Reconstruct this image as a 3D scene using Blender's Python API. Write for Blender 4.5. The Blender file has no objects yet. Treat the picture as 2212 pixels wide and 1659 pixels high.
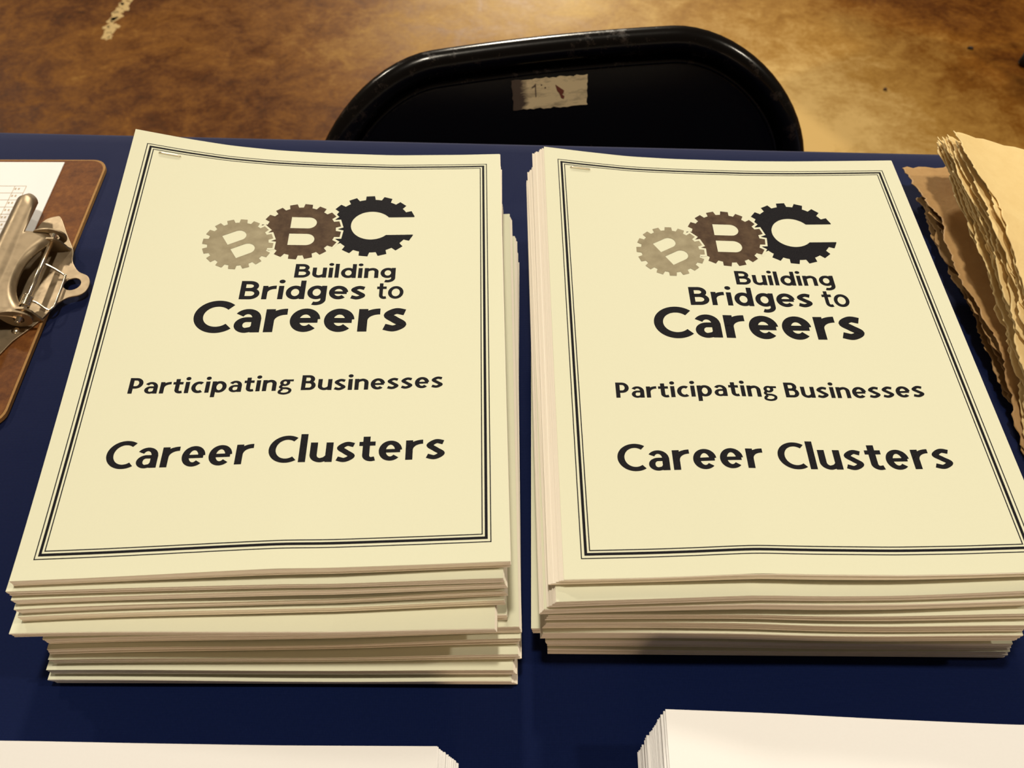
import bpy, bmesh, math, random
import numpy as np
from mathutils import Vector, Matrix

# ------------------------------------------------------------------ camera, world, lamps, exposure
SC = bpy.context.scene
COL = SC.collection
IW, IH, FPX = 2212.0, 1659.0, 1985.0
TABLE = 0.74                      # height of the table top
PAGE0 = 0.805                     # height of the page plane used when measuring
CAMZ = PAGE0 + 0.36009
PITCH, ROLL = math.radians(51.812), math.radians(-0.975)
_fw = np.array([0, math.cos(PITCH), -math.sin(PITCH)])
_r0 = np.array([1.0, 0, 0]); _u0 = np.cross(_r0, _fw)
_R = math.cos(ROLL)*_r0 + math.sin(ROLL)*_u0
_U = -math.sin(ROLL)*_r0 + math.cos(ROLL)*_u0
CAM = np.array([0, 0, CAMZ])

def ray(px, py):
    return _fw + _R*(px-IW/2)/FPX - _U*(py-IH/2)/FPX

def at_z(px, py, z):
    """point of the pixel's ray at height z (metres above the floor)"""
    d = ray(px, py); return CAM + d*((z-CAM[2])/d[2])

cd = bpy.data.cameras.new('camera')
cd.sensor_fit = 'HORIZONTAL'; cd.sensor_width = 4.59; cd.lens = 4.59*FPX/IW
cd.clip_start = 0.01; cd.clip_end = 100
cd.dof.use_dof = True; cd.dof.focus_distance = 0.47; cd.dof.aperture_fstop = 2.4
cam = bpy.data.objects.new('camera', cd); COL.objects.link(cam)
cam.matrix_world = Matrix(((_R[0], _U[0], -_fw[0], CAM[0]), (_R[1], _U[1], -_fw[1], CAM[1]), (_R[2], _U[2], -_fw[2], CAM[2]), (0, 0, 0, 1)))
SC.camera = cam

world = bpy.data.worlds.new('hall'); SC.world = world; world.use_nodes = True
bg = world.node_tree.nodes['Background']
bg.inputs[0].default_value = (1.0, 0.70, 0.42, 1); bg.inputs[1].default_value = 0.085

def lamp(name, loc, target, size, power, col):
    ld = bpy.data.lights.new(name, 'AREA'); ld.shape = 'DISK'; ld.size = size; ld.energy = power; ld.color = col
    o = bpy.data.objects.new(name, ld); COL.objects.link(o); o.location = loc
    o.rotation_euler = (Vector(target)-Vector(loc)).to_track_quat('-Z', 'Y').to_euler()
    return o
WARM = (1.0, 0.90, 0.73)
lamp('hall_lamp', (-0.1, 1.15, 7.0), (0, 0.3, 0.8), 0.55, 225, WARM)        # almost straight above the table
lamp('hall_lamp', (7.0, 0.9, 7.0), (0, 0.3, 0.8), 0.5, 260, WARM)            # next bay to the right
lamp('hall_lamp', (0.1, 13.0, 6.7), (0, 0.3, 0.8), 0.9, 1000, WARM)           # far bays ahead
lamp('hall_lamp', (-6.0, 8.0, 7.0), (0, 0.3, 0.8), 0.6, 260, WARM)
low = lamp('front_fill', (0.5, -8.0, 2.0), (0, 0.3, 0.8), 3.0, 210, (1.0, 0.69, 0.41))      # added low fill from behind the viewer, brightens the front page edges

vs = SC.view_settings
vs.view_transform = 'Standard'; vs.look = 'None'; vs.gamma = 1.0; vs.exposure = -0.03; vs.use_curve_mapping = False
SC.display_settings.display_device = 'sRGB'

rng = np.random.default_rng(7)
random.seed(7)

# ------------------------------------------------------------------ helpers
def link(o, parent=None):
    COL.objects.link(o)
    if parent is not None: o.parent = parent
    return o

def mesh_obj(name, verts, faces, mat, parent=None, smooth=False):
    me = bpy.data.meshes.new(name)
    me.from_pydata([tuple(map(float, v)) for v in verts], [], faces); me.update()
    if mat is not None: me.materials.append(mat)
    if smooth: me.polygons.foreach_set('use_smooth', [True]*len(me.polygons))
    return link(bpy.data.objects.new(name, me), parent)

def bm_obj(name, bm, mat, parent=None, smooth=False):
    me = bpy.data.meshes.new(name); bm.to_mesh(me); bm.free()
    if mat is not None: me.materials.append(mat)
    if smooth: me.polygons.foreach_set('use_smooth', [True]*len(me.polygons))
    return link(bpy.data.objects.new(name, me), parent)

def empty(name, loc=(0, 0, 0)):
    o = bpy.data.objects.new(name, None); o.empty_display_size = 0.02; o.location = loc
    return link(o)

def tag(o, label=None, cat=None, group=None, kind=None):
    if label: o['label'] = label
    if cat: o['category'] = cat
    if group: o['group'] = group
    if kind: o['kind'] = kind
    return o

def tube(path, r, n=10, closed=False, caps=True):
    """verts, faces of a tube along a path"""
    P = [Vector(p) for p in path]; m = len(P); V = []; Fc = []
    prev = None
    for i, p in enumerate(P):
        if closed: t = (P[(i+1) % m]-P[i-1])
        else: t = P[min(i+1, m-1)]-P[max(i-1, 0)]
        t.normalize()
        if prev is None:
            a = Vector((0, 0, 1)) if abs(t.z) < 0.9 else Vector((1, 0, 0))
            u = t.cross(a).normalized()
        else:
            u = (prev - t*prev.dot(t)).normalized()
        prev = u; w = t.cross(u)
        rr = r[i] if isinstance(r, (list, tuple)) else r
        for k in range(n):
            a = 2*math.pi*k/n; V.append(p + (u*math.cos(a)+w*math.sin(a))*rr)
    for i in range(m if closed else m-1):
        j = (i+1) % m
        for k in range(n):
            l = (k+1) % n; Fc.append((i*n+k, i*n+l, j*n+l, j*n+k))
    if caps and not closed:
        Fc.append(tuple(range(n-1, -1, -1))); Fc.append(tuple((m-1)*n+k for k in range(n)))
    return V, Fc

def tube_obj(name, path, r, mat, parent, n=10, closed=False):
    V, Fc = tube(path, r, n, closed); return mesh_obj(name, V, Fc, mat, parent, True)

def prism(name, outline, z0, z1, mat, parent=None, holes=(), bevel=0):
    """flat plate cut along an outline (x, y), from z0 to z1, with holes"""
    cu = bpy.data.curves.new('plate', 'CURVE'); cu.dimensions = '2D'; cu.fill_mode = 'BOTH'
    cu.extrude = (z1-z0)/2-bevel
    if bevel: cu.bevel_depth = bevel; cu.bevel_resolution = 1; cu.offset = -bevel
    for ol in [outline]+list(holes):
        s = cu.splines.new('POLY'); s.points.add(len(ol)-1)
        for p, (x, y) in zip(s.points, ol): p.co = (x, y, 0, 1)
        s.use_cyclic_u = True
    tmp = bpy.data.objects.new('plate', cu); COL.objects.link(tmp)
    dg = bpy.context.evaluated_depsgraph_get(); dg.update()
    me = bpy.data.meshes.new_from_object(tmp.evaluated_get(dg)); me.name = name
    bpy.data.objects.remove(tmp); bpy.data.curves.remove(cu)
    for v in me.vertices: v.co.z += (z0+z1)/2
    me.materials.clear(); me.materials.append(mat)
    return link(bpy.data.objects.new(name, me), parent)

def smooth_poly(pts, n=6, closed=True):
    """Catmull-Rom through the points"""
    out = []; m = len(pts); P = [np.array(p, float) for p in pts]
    for i in range(m if closed else m-1):
        p0 = P[i-1] if (closed or i > 0) else 2*P[0]-P[1]
        p1 = P[i]; p2 = P[(i+1) % m]
        p3 = P[(i+2) % m] if (closed or i+2 < m) else 2*P[-1]-P[-2]
        for k in range(n):
            t = k/n
            out.append(0.5*((2*p1)+(-p0+p2)*t+(2*p0-5*p1+4*p2-p3)*t*t+(-p0+3*p1-3*p2+p3)*t**3))
    if not closed: out.append(P[-1])
    return out

# ------------------------------------------------------------------ materials
class NT:
    def __init__(s, name):
        s.m = bpy.data.materials.new(name); s.m.use_nodes = True; s.t = s.m.node_tree
        s.b = s.t.nodes['Principled BSDF']
    def n(s, typ, **kw):
        nd = s.t.nodes.new(typ)
        for k, v in kw.items(): setattr(nd, k, v)
        return nd
    def l(s, a, b): s.t.links.new(a, b)
    def coord(s, what='Object'):
        return s.n('ShaderNodeTexCoord').outputs[what]
    def noise(s, scale, detail=4, rough=0.6, vec=None, dist=0.0):
        nd = s.n('ShaderNodeTexNoise'); nd.inputs['Scale'].default_value = scale; nd.inputs['Detail'].default_value = detail
        nd.inputs['Roughness'].default_value = rough; nd.inputs['Distortion'].default_value = dist
        s.l(vec if vec is not None else s.coord(), nd.inputs['Vector']); return nd.outputs['Fac']
    def ramp(s, fac, stops):
        nd = s.n('ShaderNodeValToRGB'); cr = nd.color_ramp
        while len(cr.elements) < len(stops): cr.elements.new(0.5)
        for e, (p, c) in zip(cr.elements, stops):
            e.position = p; e.color = (c, c, c, 1) if not hasattr(c, '__len__') else (*c, 1)
        s.l(fac, nd.inputs[0]); return nd.outputs[0]
    def math(s, op, a, b=None, clamp=False):
        nd = s.n('ShaderNodeMath', operation=op, use_clamp=clamp)
        for i, x in enumerate((a, b)):
            if x is None: continue
            if isinstance(x, (int, float)): nd.inputs[i].default_value = x
            else: s.l(x, nd.inputs[i])
        return nd.outputs[0]
    def mix(s, fac, a, b, blend='MIX'):
        nd = s.n('ShaderNodeMix', data_type='RGBA', blend_type=blend)
        for i, x in ((0, fac), (6, a), (7, b)):
            if isinstance(x, (int, float)): nd.inputs[i].default_value = x
            elif hasattr(x, '__len__'): nd.inputs[i].default_value = (*x, 1)
            else: s.l(x, nd.inputs[i])
        return nd.outputs[2]
    def bump(s, h, strength, dist):
        nd = s.n('ShaderNodeBump'); nd.inputs['Strength'].default_value = strength; nd.inputs['Distance'].default_value = dist
        s.l(h, nd.inputs['Height']); s.l(nd.outputs[0], s.b.inputs['Normal'])
    def set(s, **kw):
        for k, v in kw.items():
            i = s.b.inputs[k.replace('_', ' ')]
            if isinstance(v, (int, float)): i.default_value = v
            elif hasattr(v, '__len__'): i.default_value = (*v, 1)
            else: s.l(v, i)
        return s

def paper_mat(name, col, fibre=0.03, rough=0.8, bump=0.06):
    n = NT(name); f = n.noise(900, 3); lo = tuple(c*(1-fibre) for c in col)
    n.set(Base_Color=n.mix(f, lo, col), Roughness=rough, Specular_IOR_Level=0.25)
    n.bump(n.noise(2200, 2), bump, 0.0002); return n.m

M = {}
M['cover'] = paper_mat('pale_green_paper', (0.765, 0.775, 0.60))
M['page'] = paper_mat('booklet_page_paper', (0.84, 0.78, 0.68))
M['white'] = paper_mat('white_paper', (0.94, 0.94, 0.95))
M['form'] = paper_mat('form_paper', (0.94, 0.94, 0.95))
def ink(name, col, speck=0.25):
    n = NT(name); f = n.ramp(n.noise(2600, 2), [(0.35, 0.0), (0.75, 1.0)])
    n.set(Base_Color=n.mix(f, col, tuple(c*(1-speck)+0.12*speck for c in col)), Roughness=0.7, Specular_IOR_Level=0.08); return n.m
M['ink'] = ink('black_toner', (0.006, 0.0055, 0.009), 0.12)
n = NT('brown_grey_toner'); f = n.ramp(n.noise(160, 3), [(0.35, 0.0), (0.7, 1.0)])
n.set(Base_Color=n.mix(f, (0.068, 0.042, 0.028), (0.12, 0.078, 0.048)), Roughness=0.7, Specular_IOR_Level=0.08); M['ink_mid'] = n.m
n = NT('light_grey_toner'); f = n.ramp(n.noise(110, 3), [(0.35, 0.0), (0.7, 1.0)])
n.set(Base_Color=n.mix(f, (0.29, 0.25, 0.165), (0.39, 0.345, 0.235)), Roughness=0.7, Specular_IOR_Level=0.08); M['ink_light'] = n.m
M['ink_form'] = ink('grey_form_print', (0.60, 0.49, 0.36), 0.1)
M['staple'] = NT('staple_steel').set(Base_Color=(0.85, 0.80, 0.70), Metallic=1.0, Roughness=0.28).m

n = NT('blue_cotton_cloth')
tc = n.coord()
wx = n.n('ShaderNodeTexWave', wave_type='BANDS', bands_direction='X'); wy = n.n('ShaderNodeTexWave', wave_type='BANDS', bands_direction='Y')
for w_ in (wx, wy):
    w_.inputs['Scale'].default_value = 420; w_.inputs['Distortion'].default_value = 0.6; w_.inputs['Detail'].default_value = 1; n.l(tc, w_.inputs['Vector'])
weave = n.math('MULTIPLY', wx.outputs['Fac'], wy.outputs['Fac'])
nz = n.noise(700, 3, 0.7); big = n.noise(9, 3, 0.6)
f = n.math('ADD', n.math('MULTIPLY', weave, 0.5), n.math('MULTIPLY', nz, 0.5))
c1 = n.mix(f, (0.0016, 0.0055, 0.030), (0.0058, 0.0125, 0.066))
n.set(Base_Color=n.mix(n.math('MULTIPLY', big, 0.25), c1, (0.004, 0.008, 0.034)), Roughness=0.75, Specular_IOR_Level=0.08, Specular_Tint=(0.16, 0.22, 0.90), Sheen_Weight=1.0, Sheen_Roughness=0.38, Sheen_Tint=(0.62, 0.66, 1.0))
n.bump(weave, 0.25, 0.0003); M['cloth'] = n.m

# concrete floor: brown stained, worn pale patches
n = NT('stained_concrete'); tc = n.coord()
sep = n.n('ShaderNodeSeparateXYZ'); n.l(tc, sep.inputs[0])
a = n.noise(3.2, 6, 0.66, tc, 0.8); b = n.noise(13, 7, 0.74, tc, 0.5); c = n.noise(80, 4, 0.7, tc)
def blob(cx, cy, rx, ry):
    dx = n.math('DIVIDE', n.math('SUBTRACT', sep.outputs[0], cx), rx); dy = n.math('DIVIDE', n.math('SUBTRACT', sep.outputs[1], cy), ry)
    d = n.math('ADD', n.math('MULTIPLY', dx, dx), n.math('MULTIPLY', dy, dy))
    return n.math('SUBTRACT', 1.0, n.math('SQRT', d), True)
pale = n.math('ADD', n.math('MULTIPLY', blob(0.62, 1.55, 0.55, 0.6), 0.55), n.math('MULTIPLY', blob(0.15, 2.1, 0.75, 0.6), 0.42))
v = n.math('ADD', n.math('MULTIPLY', a, 0.50), n.math('MULTIPLY', b, 0.50))
v = n.math('ADD', v, n.math('MULTIPLY', n.math('SUBTRACT', c, 0.5), 0.22))
v = n.math('ADD', v, pale)
colr = n.ramp(v, [(0.34, (0.026, 0.0085, 0.0010)), (0.45, (0.090, 0.027, 0.0022)), (0.58, (0.19, 0.072, 0.0075)), (0.78, (0.38, 0.205, 0.044)), (1.0, (0.64, 0.43, 0.16))])
n.set(Base_Color=colr, Roughness=n.ramp(b, [(0.3, 0.36), (0.7, 0.55)]), Specular_IOR_Level=0.08)
n.bump(b, 0.15, 0.004); M['floor'] = n.m
M['floor_paint'] = NT('worn_floor_paint').set(Base_Color=(0.52, 0.36, 0.14), Roughness=0.7).m
M['crumb'] = NT('dark_debris').set(Base_Color=(0.012, 0.010, 0.008), Roughness=0.7).m
M['crumb_brown'] = NT('brown_debris').set(Base_Color=(0.10, 0.045, 0.015), Roughness=0.8).m

n = NT('black_enamel'); tc = n.coord()
wear = n.ramp(n.noise(55, 5, 0.75, tc), [(0.56, 0.0), (0.70, 1.0)])
n.set(Base_Color=n.mix(n.math('MULTIPLY', wear, 0.6), (0.0035, 0.0030, 0.0030), (0.045, 0.030, 0.022)), Roughness=n.math('ADD', n.math('MULTIPLY', wear, 0.25), 0.20), Specular_IOR_Level=0.30)
n.bump(n.noise(160, 3, 0.7, tc), 0.05, 0.0006); M['enamel'] = n.m
n = NT('black_enamel_panel'); tc = n.coord(); sep = n.n('ShaderNodeSeparateXYZ'); n.l(tc, sep.inputs[0])
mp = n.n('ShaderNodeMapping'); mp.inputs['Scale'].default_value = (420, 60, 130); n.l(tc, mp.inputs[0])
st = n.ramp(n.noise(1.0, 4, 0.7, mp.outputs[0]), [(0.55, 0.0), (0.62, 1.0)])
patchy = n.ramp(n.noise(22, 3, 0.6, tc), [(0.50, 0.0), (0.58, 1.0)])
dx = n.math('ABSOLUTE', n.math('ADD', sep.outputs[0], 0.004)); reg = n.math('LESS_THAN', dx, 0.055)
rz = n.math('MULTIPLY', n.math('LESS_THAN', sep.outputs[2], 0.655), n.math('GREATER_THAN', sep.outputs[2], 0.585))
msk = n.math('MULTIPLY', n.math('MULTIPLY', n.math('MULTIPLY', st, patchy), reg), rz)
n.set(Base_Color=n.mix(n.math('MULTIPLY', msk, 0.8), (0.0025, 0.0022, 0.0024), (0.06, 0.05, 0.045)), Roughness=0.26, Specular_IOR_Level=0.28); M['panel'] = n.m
M['rubber'] = NT('black_rubber').set(Base_Color=(0.008, 0.008, 0.008), Roughness=0.8).m
n = NT('worn_sticker'); tc = n.coord('Generated'); sp = n.n('ShaderNodeSeparateXYZ'); n.l(tc, sp.inputs[0])
g1 = n.noise(6, 5, 0.7, tc, 0.3); g2 = n.noise(2.6, 3, 0.6, tc)
left = n.math('MULTIPLY', n.math('SUBTRACT', 0.22, sp.outputs[0]), 2.6, True)
dirt = n.ramp(n.math('ADD', n.math('ADD', n.math('MULTIPLY', g1, 0.55), n.math('MULTIPLY', g2, 0.4)), left), [(0.46, 0.0), (0.72, 1.0)])
n.set(Base_Color=n.mix(dirt, (0.74, 0.58, 0.34), (0.075, 0.05, 0.035)), Roughness=0.5); M['sticker'] = n.m
M['sticker_red'] = NT('red_brown_smudge').set(Base_Color=(0.16, 0.035, 0.018), Roughness=0.6).m
M['sticker_ink'] = NT('faded_sticker_ink').set(Base_Color=(0.10, 0.06, 0.04), Roughness=0.6).m

n = NT('brown_hardboard'); tc = n.coord()
f = n.math('ADD', n.math('MULTIPLY', n.noise(140, 5, 0.7, tc), 0.6), n.math('MULTIPLY', n.noise(26, 3, 0.6, tc), 0.4))
n.set(Base_Color=n.ramp(f, [(0.34, (0.085, 0.024, 0.004)), (0.5, (0.165, 0.054, 0.009)), (0.68, (0.28, 0.105, 0.020))]), Roughness=0.6, Specular_IOR_Level=0.22); M['hardboard'] = n.m
n = NT('hardboard_edge'); n.set(Base_Color=n.mix(n.noise(400, 3), (0.30, 0.15, 0.04), (0.44, 0.24, 0.075)), Roughness=0.8); M['hardboard_edge'] = n.m
n = NT('nickel_plate'); n.set(Base_Color=(0.34, 0.265, 0.175), Metallic=1.0, Roughness=n.ramp(n.noise(120, 3), [(0.3, 0.40), (0.7, 0.52)])); M['nickel'] = n.m
n = NT('bright_wire'); n.set(Base_Color=(0.78, 0.70, 0.55), Metallic=1.0, Roughness=0.2); M['wire'] = n.m

def kraft(name, c1, c2, trans=0.12):
    n = NT(name); tc = n.coord(); f = n.noise(60, 5, 0.65, tc)
    n.set(Base_Color=n.mix(f, c1, c2), Roughness=0.55, Specular_IOR_Level=0.35)
    n.bump(n.noise(150, 4, 0.6, tc, 0.5), 0.35, 0.0012); return n.m
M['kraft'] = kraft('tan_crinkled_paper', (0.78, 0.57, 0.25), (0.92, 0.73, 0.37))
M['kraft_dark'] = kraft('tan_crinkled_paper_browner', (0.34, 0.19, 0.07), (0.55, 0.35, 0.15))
M['steel'] = NT('grey_steel').set(Base_Color=(0.2, 0.2, 0.2), Metallic=0.6, Roughness=0.5).m
M['plastic'] = NT('table_plastic').set(Base_Color=(0.5, 0.49, 0.45), Roughness=0.6).m

# ------------------------------------------------------------------ floor
F = 7.0
floor = mesh_obj('floor', [(-F, -F+3, 0), (F, -F+3, 0), (F, F+9, 0), (-F, F+9, 0), (-F, -F+3, -0.05), (F, -F+3, -0.05), (F, F+9, -0.05), (-F, F+9, -0.05)],
                 [(0, 1, 2, 3), (7, 6, 5, 4), (0, 4, 5, 1), (1, 5, 6, 2), (2, 6, 7, 3), (3, 7, 4, 0)], M['floor'])
tag(floor, 'brown stained concrete floor with worn pale patches', kind='structure')
def fleck(name, cx, cy, r, h, mat, parent=None, k=9, aspect=1.0):
    ang = np.sort(rng.uniform(0, 2*math.pi, k)); rad = r*rng.uniform(0.6, 1.15, k)
    pts = [(cx+math.cos(t)*q, cy+math.sin(t)*q*aspect) for t, q in zip(ang, rad)]
    V = [(x, y, 0) for x, y in pts]+[(cx+(x-cx)*.8, cy+(y-cy)*.8, h) for x, y in pts]
    Fc = [tuple(range(k, 2*k))]+[(i, (i+1) % k, k+(i+1) % k, k+i) for i in range(k)]
    return mesh_obj(name, V, Fc, mat, parent)
for i in range(16):                              # residue of a painted line
    t = i/15; p = at_z(278-52*t+rng.uniform(-9, 9), -6+84*t+rng.uniform(-3, 3), 0)
    fleck('paint_fleck', p[0], p[1], rng.uniform(0.008, 0.020), 0.0006, M['floor_paint'], floor)
for px, py, r, mat, lab, cat in ((2095, 105, 0.0075, 'crumb', 'small black speck lying on bare concrete near chair foot', 'debris'),
                                 (1415, 303, 0.0085, 'crumb_brown', 'brown crumb on concrete just behind the table edge', 'debris'),
                                 (1911, 194, 0.005, 'crumb_brown', 'tiny brown crumb on the pale concrete patch', 'debris')):
    p = at_z(px, py, 0); tag(fleck('floor_crumb', p[0], p[1], r, 0.004, M[mat], None, 11, 0.8), lab, cat)

# ------------------------------------------------------------------ table and cloth
TY = math.radians(-3.7)
te = (0.0009, 0.5584)                             # a point on the rear edge
def tw(x, y):                                     # table frame: x along rear edge, y away
    return te[0]+x*math.cos(TY)-y*math.sin(TY), te[1]+x*math.sin(TY)+y*math.cos(TY)
TX0, TX1, TY0, TY1 = -0.92, 0.90, -0.76, 0.0
table = empty('folding_table', (*tw(0, -0.38), 0))
tag(table, 'long folding table hidden under the blue cloth', 'table')
def tl(x, y, z): a = tw(x, y); return (a[0]-table.location.x, a[1]-table.location.y, z)
def tbox(name, x0, x1, y0, y1, z0, z1, mat):
    V = [tl(x, y, z) for z in (z0, z1) for x, y in ((x0, y0), (x1, y0), (x1, y1), (x0, y1))]
    return mesh_obj(name, V, [(3, 2, 1, 0), (4, 5, 6, 7), (0, 1, 5, 4), (1, 2, 6, 5), (2, 3, 7, 6), (3, 0, 4, 7)], mat, table)
tbox('table_top', TX0+.006, TX1-.006, TY0+.006, TY1-.006, TABLE-0.032, TABLE-0.0012, M['plastic'])
for sx in (TX0+.15, TX1-.15):
    for sy in (TY0+.1, TY1-.1):
        tube_obj('leg', [tl(sx, sy, 0), tl(sx, sy, TABLE-.03)], 0.0125, M['steel'], table, 10)
    tube_obj('crossbar', [tl(sx, TY0+.1, .2), tl(sx, TY1-.1, .2)], 0.010, M['steel'], table, 10)

# cloth: one continuous surface, top with rounded edges and a skirt with folds
nx, ny = 130, 90
xs = np.linspace(TX0, TX1, nx); ys = np.linspace(TY0, TY1, ny)
V = []; Fc = []
def cloth_z(x, y):
    wx_, wy_ = tw(x, y)
    z = TABLE
    for yc, amp, wd, sk in ((0.478, 0.0007, 0.006, 0.02), (0.452, 0.0005, 0.004, -0.01), (0.30, 0.0005, 0.006, 0.0)):
        z += amp*math.exp(-((wy_-yc-sk*wx_)/wd)**2)
    return z
for y in ys:
    for x in xs: V.append((*tw(x, y), cloth_z(x, y)))
for j in range(ny-1):
    for i in range(nx-1): Fc.append((j*nx+i, j*nx+i+1, (j+1)*nx+i+1, (j+1)*nx+i))
ring = [(i, 0) for i in range(nx)]+[(nx-1, j) for j in range(1, ny)]+[(i, ny-1) for i in range(nx-2, -1, -1)]+[(0, j) for j in range(ny-2, 0, -1)]
last = [j*nx+i for i, j in ring]; per = 0.0
pos = []
for k, (i, j) in enumerate(ring):
    x, y = xs[i], ys[j]
    ox = -1 if i == 0 else (1 if i == nx-1 else 0); oy = -1 if j == 0 else (1 if j == ny-1 else 0)
    l = math.hypot(ox, oy); pos.append((x, y, ox/l, oy/l)); 
for lev, (off, dz, amp) in enumerate(((0.0025, -0.0008, 0), (0.0042, -0.0035, 0), (0.005, -0.012, 0), (0.008, -0.10, .004), (0.014, -0.30, .012), (0.02, -0.52, .018), (0.024, -0.70, .022))):
    cur = []
    for k, (x, y, ox, oy) in enumerate(pos):
        fold = amp*(math.sin(k*0.37)+0.6*math.sin(k*0.83+1)+1.2)*(0.25 if oy > .9 else 1)
        cur.append(len(V)); V.append((*tw(x+ox*(off+fold), y+oy*(off+fold)), TABLE+dz*(0.27 if (oy > .9 and lev > 2) else 1)))
    for k in range(len(ring)):
        q = (k+1) % len(ring); Fc.append((last[k], cur[k], cur[q], last[q]))
    last = cur
cloth = mesh_obj('tablecloth', V, Fc, M['cloth'], None, True)
tag(cloth, 'plain dark blue cotton cloth draped over the table', 'tablecloth')

# ------------------------------------------------------------------ stacks of paper
PW, PH = 0.2159, 0.2794
def smooth_table(a, b):
    X = np.linspace(-0.3, 1.3, 321)
    a = np.array(a); b = np.array(b)
    Y = np.interp(X, a, b)
    Y = np.where(X < 0, b[0]+(b[1]-b[0])/(a[1]-a[0])*X, Y)
    k = np.exp(-np.linspace(-2.5, 2.5, 25)**2/2); k /= k.sum()
    Ys = np.convolve(np.pad(Y, 12, mode='edge'), k, 'valid')
    return X, Ys
class Stack:
    """pose of the top page; height(x, y) of its surface above the cloth; layers are scaled down copies of it"""
    def __init__(s, x, y, yaw, top, bot, base):
        s.x, s.y, s.a = x, y, math.radians(yaw); s.top = smooth_table(*top); s.bot = smooth_table(*bot); s.base = base
    def loc(s, X, Y):
        dx, dy = X-s.x, Y-s.y; c, q = math.cos(s.a), math.sin(s.a)
        return dx*c+dy*q, -dx*q+dy*c
    def world(s, u, v):
        c, q = math.cos(s.a), math.sin(s.a); return s.x+u*c-v*q, s.y+u*q+v*c
    def H(s, X, Y):
        u, v = s.loc(X, Y); p = np.clip(u/PW, -.06, 1.06); t = np.clip(v/PH, 0, 1.0); g = t**1.2
        return s.base + np.interp(p, *s.bot)*(1-g) + np.interp(p, *s.top)*g
    def z(s, X, Y, w):
        u, v = s.loc(X, Y)
        rip = 0.0011*np.sin(2*math.pi*(u/PW*1.25+0.05))*math.sin(math.pi*min(max(w, 0), 1))*(1-np.clip(v/PH, 0, 1))
        return TABLE+0.0006 + w*s.H(X, Y) + rip
    def solve_front(s, pl, pr, w):
        """front edge of a layer from the pixels of its two front corners"""
        out = []
        for p in (pl, pr):
            z = TABLE+w*s.base
            for _ in range(12):
                P = at_z(*p, z); z = float(s.z(P[0], P[1], w))
            out.append(P)
        a, b = out; yaw = math.atan2(b[1]-a[1], b[0]-a[0]); mx, my = (a[0]+b[0])/2, (a[1]+b[1])/2
        return mx-PW/2*math.cos(yaw), my-PW/2*math.sin(yaw), yaw

def slab(V, Fc, st, pose, w0, w1, nx=14, ny=16, gap=None):
    """gap = (depth, bottom, top): the booklet sags by depth in the middle of its front edge"""
    x, y, a = pose; c, q = math.cos(a), math.sin(a); o = len(V)
    for w in (w0, w1):
        for j in range(ny+1):
            for i in range(nx+1):
                u, v = PW*i/nx, PH*j/ny; X, Y = x+u*c-v*q, y+u*q+v*c
                we = w if gap is None else w-gap[0]*math.sin(math.pi*(u/PW)**gap[3])**2*(1-v/PH)*(w-gap[1])/(gap[2]-gap[1])
                V.append((X, Y, float(st.z(X, Y, we))))
    m = (nx+1)*(ny+1); idx = lambda i, j, k: o+k*m+j*(nx+1)+i
    for j in range(ny):
        for i in range(nx):
            Fc.append((idx(i, j, 1), idx(i+1, j, 1), idx(i+1, j+1, 1), idx(i, j+1, 1)))
            Fc.append((idx(i, j, 0), idx(i, j+1, 0), idx(i+1, j+1, 0), idx(i+1, j, 0)))
    for i in range(nx):
        Fc.append((idx(i, 0, 0), idx(i+1, 0, 0), idx(i+1, 0, 1), idx(i, 0, 1)))
        Fc.append((idx(i, ny, 0), idx(i, ny, 1), idx(i+1, ny, 1), idx(i+1, ny, 0)))
    for j in range(ny):
        Fc.append((idx(0, j, 0), idx(0, j, 1), idx(0, j+1, 1), idx(0, j+1, 0)))
        Fc.append((idx(nx, j, 0), idx(nx, j+1, 0), idx(nx, j+1, 1), idx(nx, j, 1)))

def make_booklet(name, st, pose, w0, w1, shear, label, group, cover_mat, page_mat, fine=False, sheets=7, jit=0.00025, cat='booklet', sag=0.0):
    gp = (sag/st.base, w0, w1, rng.uniform(.6, 1.5)) if sag else None
    root = empty(name, (pose[0]+PW/2*math.cos(pose[2]), pose[1]+PW/2*math.sin(pose[2]), float(st.z(pose[0]+.1, pose[1]+.1, w0))))
    tag(root, label, cat, group)
    off = np.array(root.location)
    cw = 0.00022/st.base                          # the cover sheet
    V, Fc = [], []
    n = sheets; dw = (w1-cw-w0)/n
    for k in range(n):
        t = (n-1-k)/max(n-1, 1)                   # 0 at the top, 1 at the bottom
        dx = shear[0]*t + rng.uniform(-jit, jit); dy = shear[1]*t + rng.uniform(-jit, jit)
        slab(V, Fc, st, (pose[0]+dx, pose[1]+dy, pose[2]+rng.uniform(-.0015, .0015)), w0+dw*k, w0+dw*(k+(0.93 if k < n-1 else 1.0)), gap=gp)
    mesh_obj('pages', [np.array(v)-off for v in V], Fc, page_mat, root)
    V, Fc = [], []
    slab(V, Fc, st, pose, w1-cw, w1, *((60, 70) if fine else (18, 20)), gap=gp)
    cov = mesh_obj('cover', [np.array(v)-off for v in V], Fc, cover_mat, root, False)
    return root, cov, off

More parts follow.
